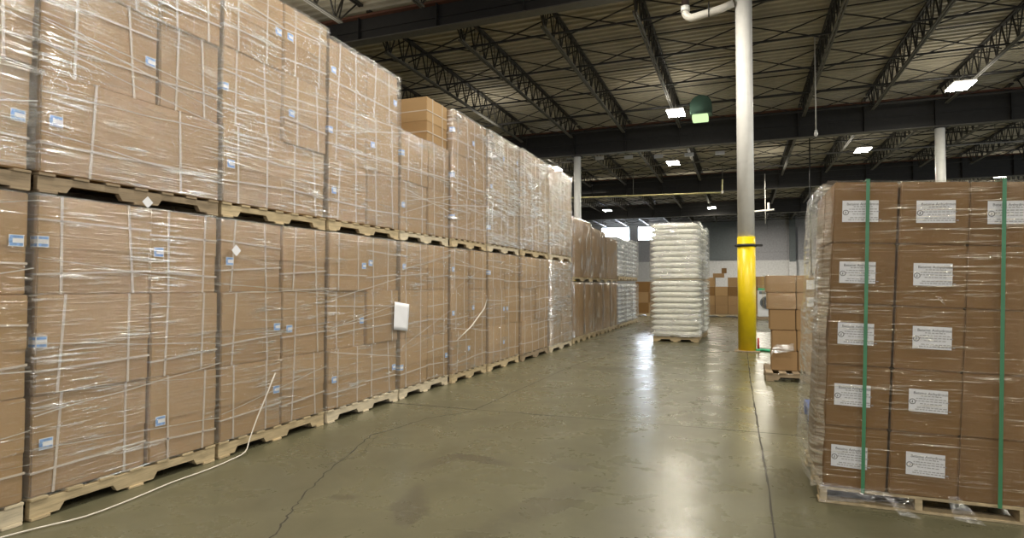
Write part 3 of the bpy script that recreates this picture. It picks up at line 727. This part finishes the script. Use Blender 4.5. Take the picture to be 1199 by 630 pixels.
GF = 'film on the right hand load'
RW = wrap(X0 - .045, X0 + 3 * .366 + .02, YR - .012, YR + .97, .108, top + .004, 'tight clear stretch film around the brown labelled carton load', None, 'filmright', 5, .008, deform, step=.06)
# crinkled film hanging at the aisle side of the load and its loose tails at the foot
def crinkle(name, P, Q, n, m, amp, seed, label, mat, parent=None):
    """sheet between the polylines P (top) and Q (bottom)"""
    b = MB(); vs = []
    for i in range(n + 1):
        t = i / n; row = []
        def at(pl):
            s = t * (len(pl) - 1); k = min(int(s), len(pl) - 2); return Vector(pl[k]).lerp(Vector(pl[k + 1]), s - k)
        a, c = at(P), at(Q)
        for j in range(m + 1):
            p = a.lerp(c, j / m); nn = noise.noise_vector(Vector((p.x * 14, p.y * 9, p.z * 6)) + Vector((seed, 0, 0))) * amp
            row.append(b.bm.verts.new(p + nn))
        vs.append(row)
    for i in range(n):
        for j in range(m): b.bm.faces.new((vs[i][j], vs[i + 1][j], vs[i + 1][j + 1], vs[i][j + 1])).smooth = True
    o = b.build(name, M[mat], parent); o['label'] = label; return o
crinkle('loose_film', [(.565, 4.385, 2.08), (.515, 4.45, 2.10), (.50, 4.9, 2.10), (.50, 5.40, 2.07)], [(.47, 4.37, .14), (.415, 4.42, .10), (.395, 4.9, .12), (.41, 5.42, .22)], 26, 60, .016, 1, 'heavily crinkled clear film down the aisle side', 'filmheavy', RW)
crinkle('loose_film', [(.46, 4.385, .15), (.75, 4.385, .13), (.98, 4.385, .10)], [(.45, 4.36, .03), (.75, 4.35, .06), (.98, 4.33, .05)], 40, 8, .010, 4, 'torn clear film bunched over the pallet', 'filmclear', RW)
crinkle('loose_film', [(.80, 4.38, .12), (.84, 4.38, .125)], [(.90, 4.31, .02), (1.0, 4.28, .015)], 8, 10, .012, 15, 'thin clear twist of film on the pallet edge', 'filmclear', RW)
crinkle('loose_film', [(1.16, 4.37, .14), (1.21, 4.365, .15)], [(1.17, 4.29, .03), (1.32, 4.27, .03)], 10, 10, .014, 9, 'shiny twist of film trailing under the third column', 'filmclear', RW)
crinkle('loose_film', [(1.12, 4.385, 1.36), (1.15, 4.385, 1.355)], [(1.16, 4.37, 1.31), (1.18, 4.375, 1.29)], 6, 6, .005, 12, 'small torn scrap of film', 'filmclear', RW)
# green straps round the load
for i, (xb, dx) in enumerate(((.706, 0), (1.42, -.01))):
    b = MB(); ya, yb = YR - .024, YR + .985; w = .0105
    n = 14
    for k in range(n):
        z0 = .10 + (top - .085) * k / n; z1 = .10 + (top - .085) * (k + 1) / n
        b.box(xb - w, xb + w, ya - .0012, ya, z0, z1); b.box(xb - w, xb + w, yb, yb + .0012, z0, z1)
    b.box(xb - w, xb + w, ya, yb, top + .013, top + .0145)
    bmesh.ops.remove_doubles(b.bm, verts=b.bm.verts, dist=.0001)
    b.map(lambda c: deform(c) - Vector((.022 * c.z, 0, 0))); o = b.build('green_strap', M['green']); tag(o, 'green plastic strap down the %s column of labelled cartons' % ('first' if i == 0 else 'third'), 'strap', 'green straps')
# blue plastic pallet behind
b = empty('plastic_pallet', (1.20, 7.0, 0)); tag(b, 'blue plastic pallet half hidden behind the labelled cartons', 'pallet')
MB().box(-.56, .56, -.5, .5, .11, .15, .01).build('top_deck', M['bluep'], b)
for sx in (-.5, 0, .5):
    for sy in (-.43, 0, .43): MB().box(sx - .06, sx + .06, sy - .06, sy + .06, 0, .11, .008).build('foot_block', M['bluep'], b)

# ================================================================== load of mixed cartons behind, right of the column
pallet(.33, 1.53, 9.75, 10.85, 0, 'rough wooden pallet under the mixed carton pile by the column', None, 'oldwood', 'X', hh=.13)
GM = 'mixed carton pile right of the column'
zz = .133
for r, (h, x0_, ws) in enumerate(((.30, .42, (.36, .36, .36)), (.31, .43, (.34, .36, .38)), (.31, .40, (.36, .38, .36)), (.26, .37, (.40, .42)), (.255, .35, (.42, .43)))):
    xx = x0_
    for q, w in enumerate(ws):
        carton(xx + w / 2, 10.0 - R.uniform(0, .03) * 0, zz, w, .42, h, 'small carton, %s layer up, %s across, mixed pile right of the mid column' % (ORD[r], ORD[q]), GM, lid=False, style=3, mats=('kraftold', 'lid'), name='small_carton', rz=-math.pi / 2)
        if r >= 3:
            b = MB().box(.0, .001, -.06, .06, -.075, .075); 
        xx += w + .01
    if r < 5:
        carton(x0_ + .25, 10.48, zz, .42, .40, h, 'small carton behind, %s layer up, back of the mixed pile' % ORD[r], GM, lid=False, style=3, mats=('kraftold', 'lid'), name='small_carton', rz=-math.pi / 2)
    zz += h + .003
MW = wrap(.33, 1.24, 9.975, 10.92, zz - .517, zz + .005, 'clear film around the top two layers of the mixed carton pile', None, 'filmright', 77, .008)
for k, z in enumerate((1.18, 1.44)):
    b = MB().box(-.055, .055, -.001, 0, -.07, .07).build('paper_label', M['paper']); b.location = (.97, 9.966, z); tag(b, 'square white paper label, %s of two on the mixed carton pile' % ('lower', 'upper')[k], 'label')
crinkle('loose_film', [(.44, 9.98, .52), (.75, 9.98, .55)], [(.42, 9.93, .38), (.72, 9.92, .44)], 14, 8, .03, 21, 'crumpled white plastic tucked in the pile', 'filmheavy', MW)
# oddments at the column foot
o = MB().box(-.3, .3, -.06, .06, 0, .05, .008).build('white_plank', M['white']); o.location = (.66, 14.7, 0); o.rotation_euler = (0, 0, .15); tag(o, 'white plank lying on the floor beside the yellow column', 'plank')
o = MB().tube([(.30, 14.0, .03), (.42, 14.2, .03), (.55, 14.05, .03), (.70, 14.25, .03), (.62, 14.4, .03)], .03, 8).build('green_hose', M['greentop']); tag(o, 'short green hose lying behind the yellow column foot', 'hose')
o = MB().tube([(.335, 14.2, 0), (.335, 14.2, .28)], [.03, .02], 10).build('red_bottle', M['red']); tag(o, 'slim red object standing against the yellow column foot', 'bottle')

# ================================================================== far piles beyond the aisle
GFAR = 'far cartons at the end of the aisle'
def pile(x0, y, cols, rows, w, h, lab, d=1.0, mats=('kraftold', 'lid'), skip=()):
    n = 0; tot = cols * (w + .01)
    pallet(x0, x0 + tot, y, y + d, 0, 'pallet under ' + lab, 'far pallets', 'wood', 'X', hh=.12)
    for r in range(rows):
        for c in range(cols):
            if (r, c) in skip: continue
            carton(x0 + w / 2 + c * (w + .01), y, .123 + r * (h + .004), w, d * .95, h, 'brown carton, %s layer up, %s across, %s' % (ORD[r], ORD[c], lab), GFAR, lid=False, style=3, mats=R.choice((mats, ('kraft', 'lid'), ('kraftold', 'lid'), ('kraftdark', 'lid'))), name='far_carton', rz=-math.pi / 2)
pile(-1.70, 29.3, 3, 4, .55, .42, 'pile left of the yellow column', skip=((3, 1),))
pile(.05, 29.6, 2, 4, .62, .43, 'pile behind the yellow column')
pile(1.9, 30.0, 3, 4, .62, .44, 'pile behind the mixed cartons')
pile(-4.75, 29.0, 2, 3, .6, .5, 'pile left of the aisle sack stack', mats=('kraftdark', 'lid'))
pile(-3.3, 31, 2, 4, .7, .44, 'pile behind the aisle sack stack')
carton(-1.0, 29.8, 1.82, .5, .4, .20, 'small flat carton lying on top of the pile left of the column', GFAR, lid=False, style=3, mats=('kraftold', 'lid'), name='far_carton', rz=-math.pi / 2)
carton(-.75, 29.8, 2.023, .22, .3, .24, 'tiny carton perched highest on the pile left of the column', GFAR, lid=False, style=3, mats=('kraftdark', 'lid'), name='far_carton', rz=-math.pi / 2)
w = empty('washing_machine', (1.0, 27.5, 0)); tag(w, 'white front loading washer with round dark door behind the yellow column', 'washer')
MB().box(-.36, .36, 0, .65, .12, 1.25, .02).build('cabinet_body', M['washer'], w)
MB().tube([(0, -.03, .72), (0, .02, .72)], .27, 24).build('door_ring', M['doorgrey'], w); MB().tube([(0, -.05, .72), (0, -.03, .72)], .21, 24).build('door_glass', M['dark'], w)
MB().box(-.30, .30, -.012, 0, 1.08, 1.2, .004).build('control_panel', M['doorgrey'], w)
MB().box(-.34, .3, -.02, .6, 1.25, 1.33, .01).build('green_cover', M['greentop'], w)['label'] = 'green sheet on top'
MB().box(-.38, .38, 0, .66, 0, .12, .005).build('skid', M['oldwood'], w)

# ================================================================== camera, world, view
cam = bpy.data.cameras.new('camera'); co = bpy.data.objects.new('camera', cam); COL.objects.link(co); bpy.context.scene.camera = co
cam.sensor_width = 36; cam.lens = 700 / 1199 * 36; cam.clip_end = 200
pitch = math.atan(20 / 700); yaw = math.atan(268.5 * math.cos(pitch) / 700)
co.location = (0, 0, 1.42); co.rotation_euler = (math.pi / 2 + pitch, 0, yaw)
W = bpy.data.worlds.new('world'); bpy.context.scene.world = W; W.use_nodes = True
W.node_tree.nodes['Background'].inputs[0].default_value = (.95, .95, 1, 1); W.node_tree.nodes['Background'].inputs[1].default_value = .38
sc = bpy.context.scene
sc.view_settings.view_transform = 'Standard'; sc.view_settings.look = 'None'; sc.view_settings.gamma = 1; sc.view_settings.use_curve_mapping = False
sc.view_settings.exposure = 0.78
sc.cycles.use_denoising = True; sc.cycles.max_bounces = 8; sc.cycles.transparent_max_bounces = 24; sc.cycles.caustics_reflective = False; sc.cycles.sample_clamp_indirect = 6
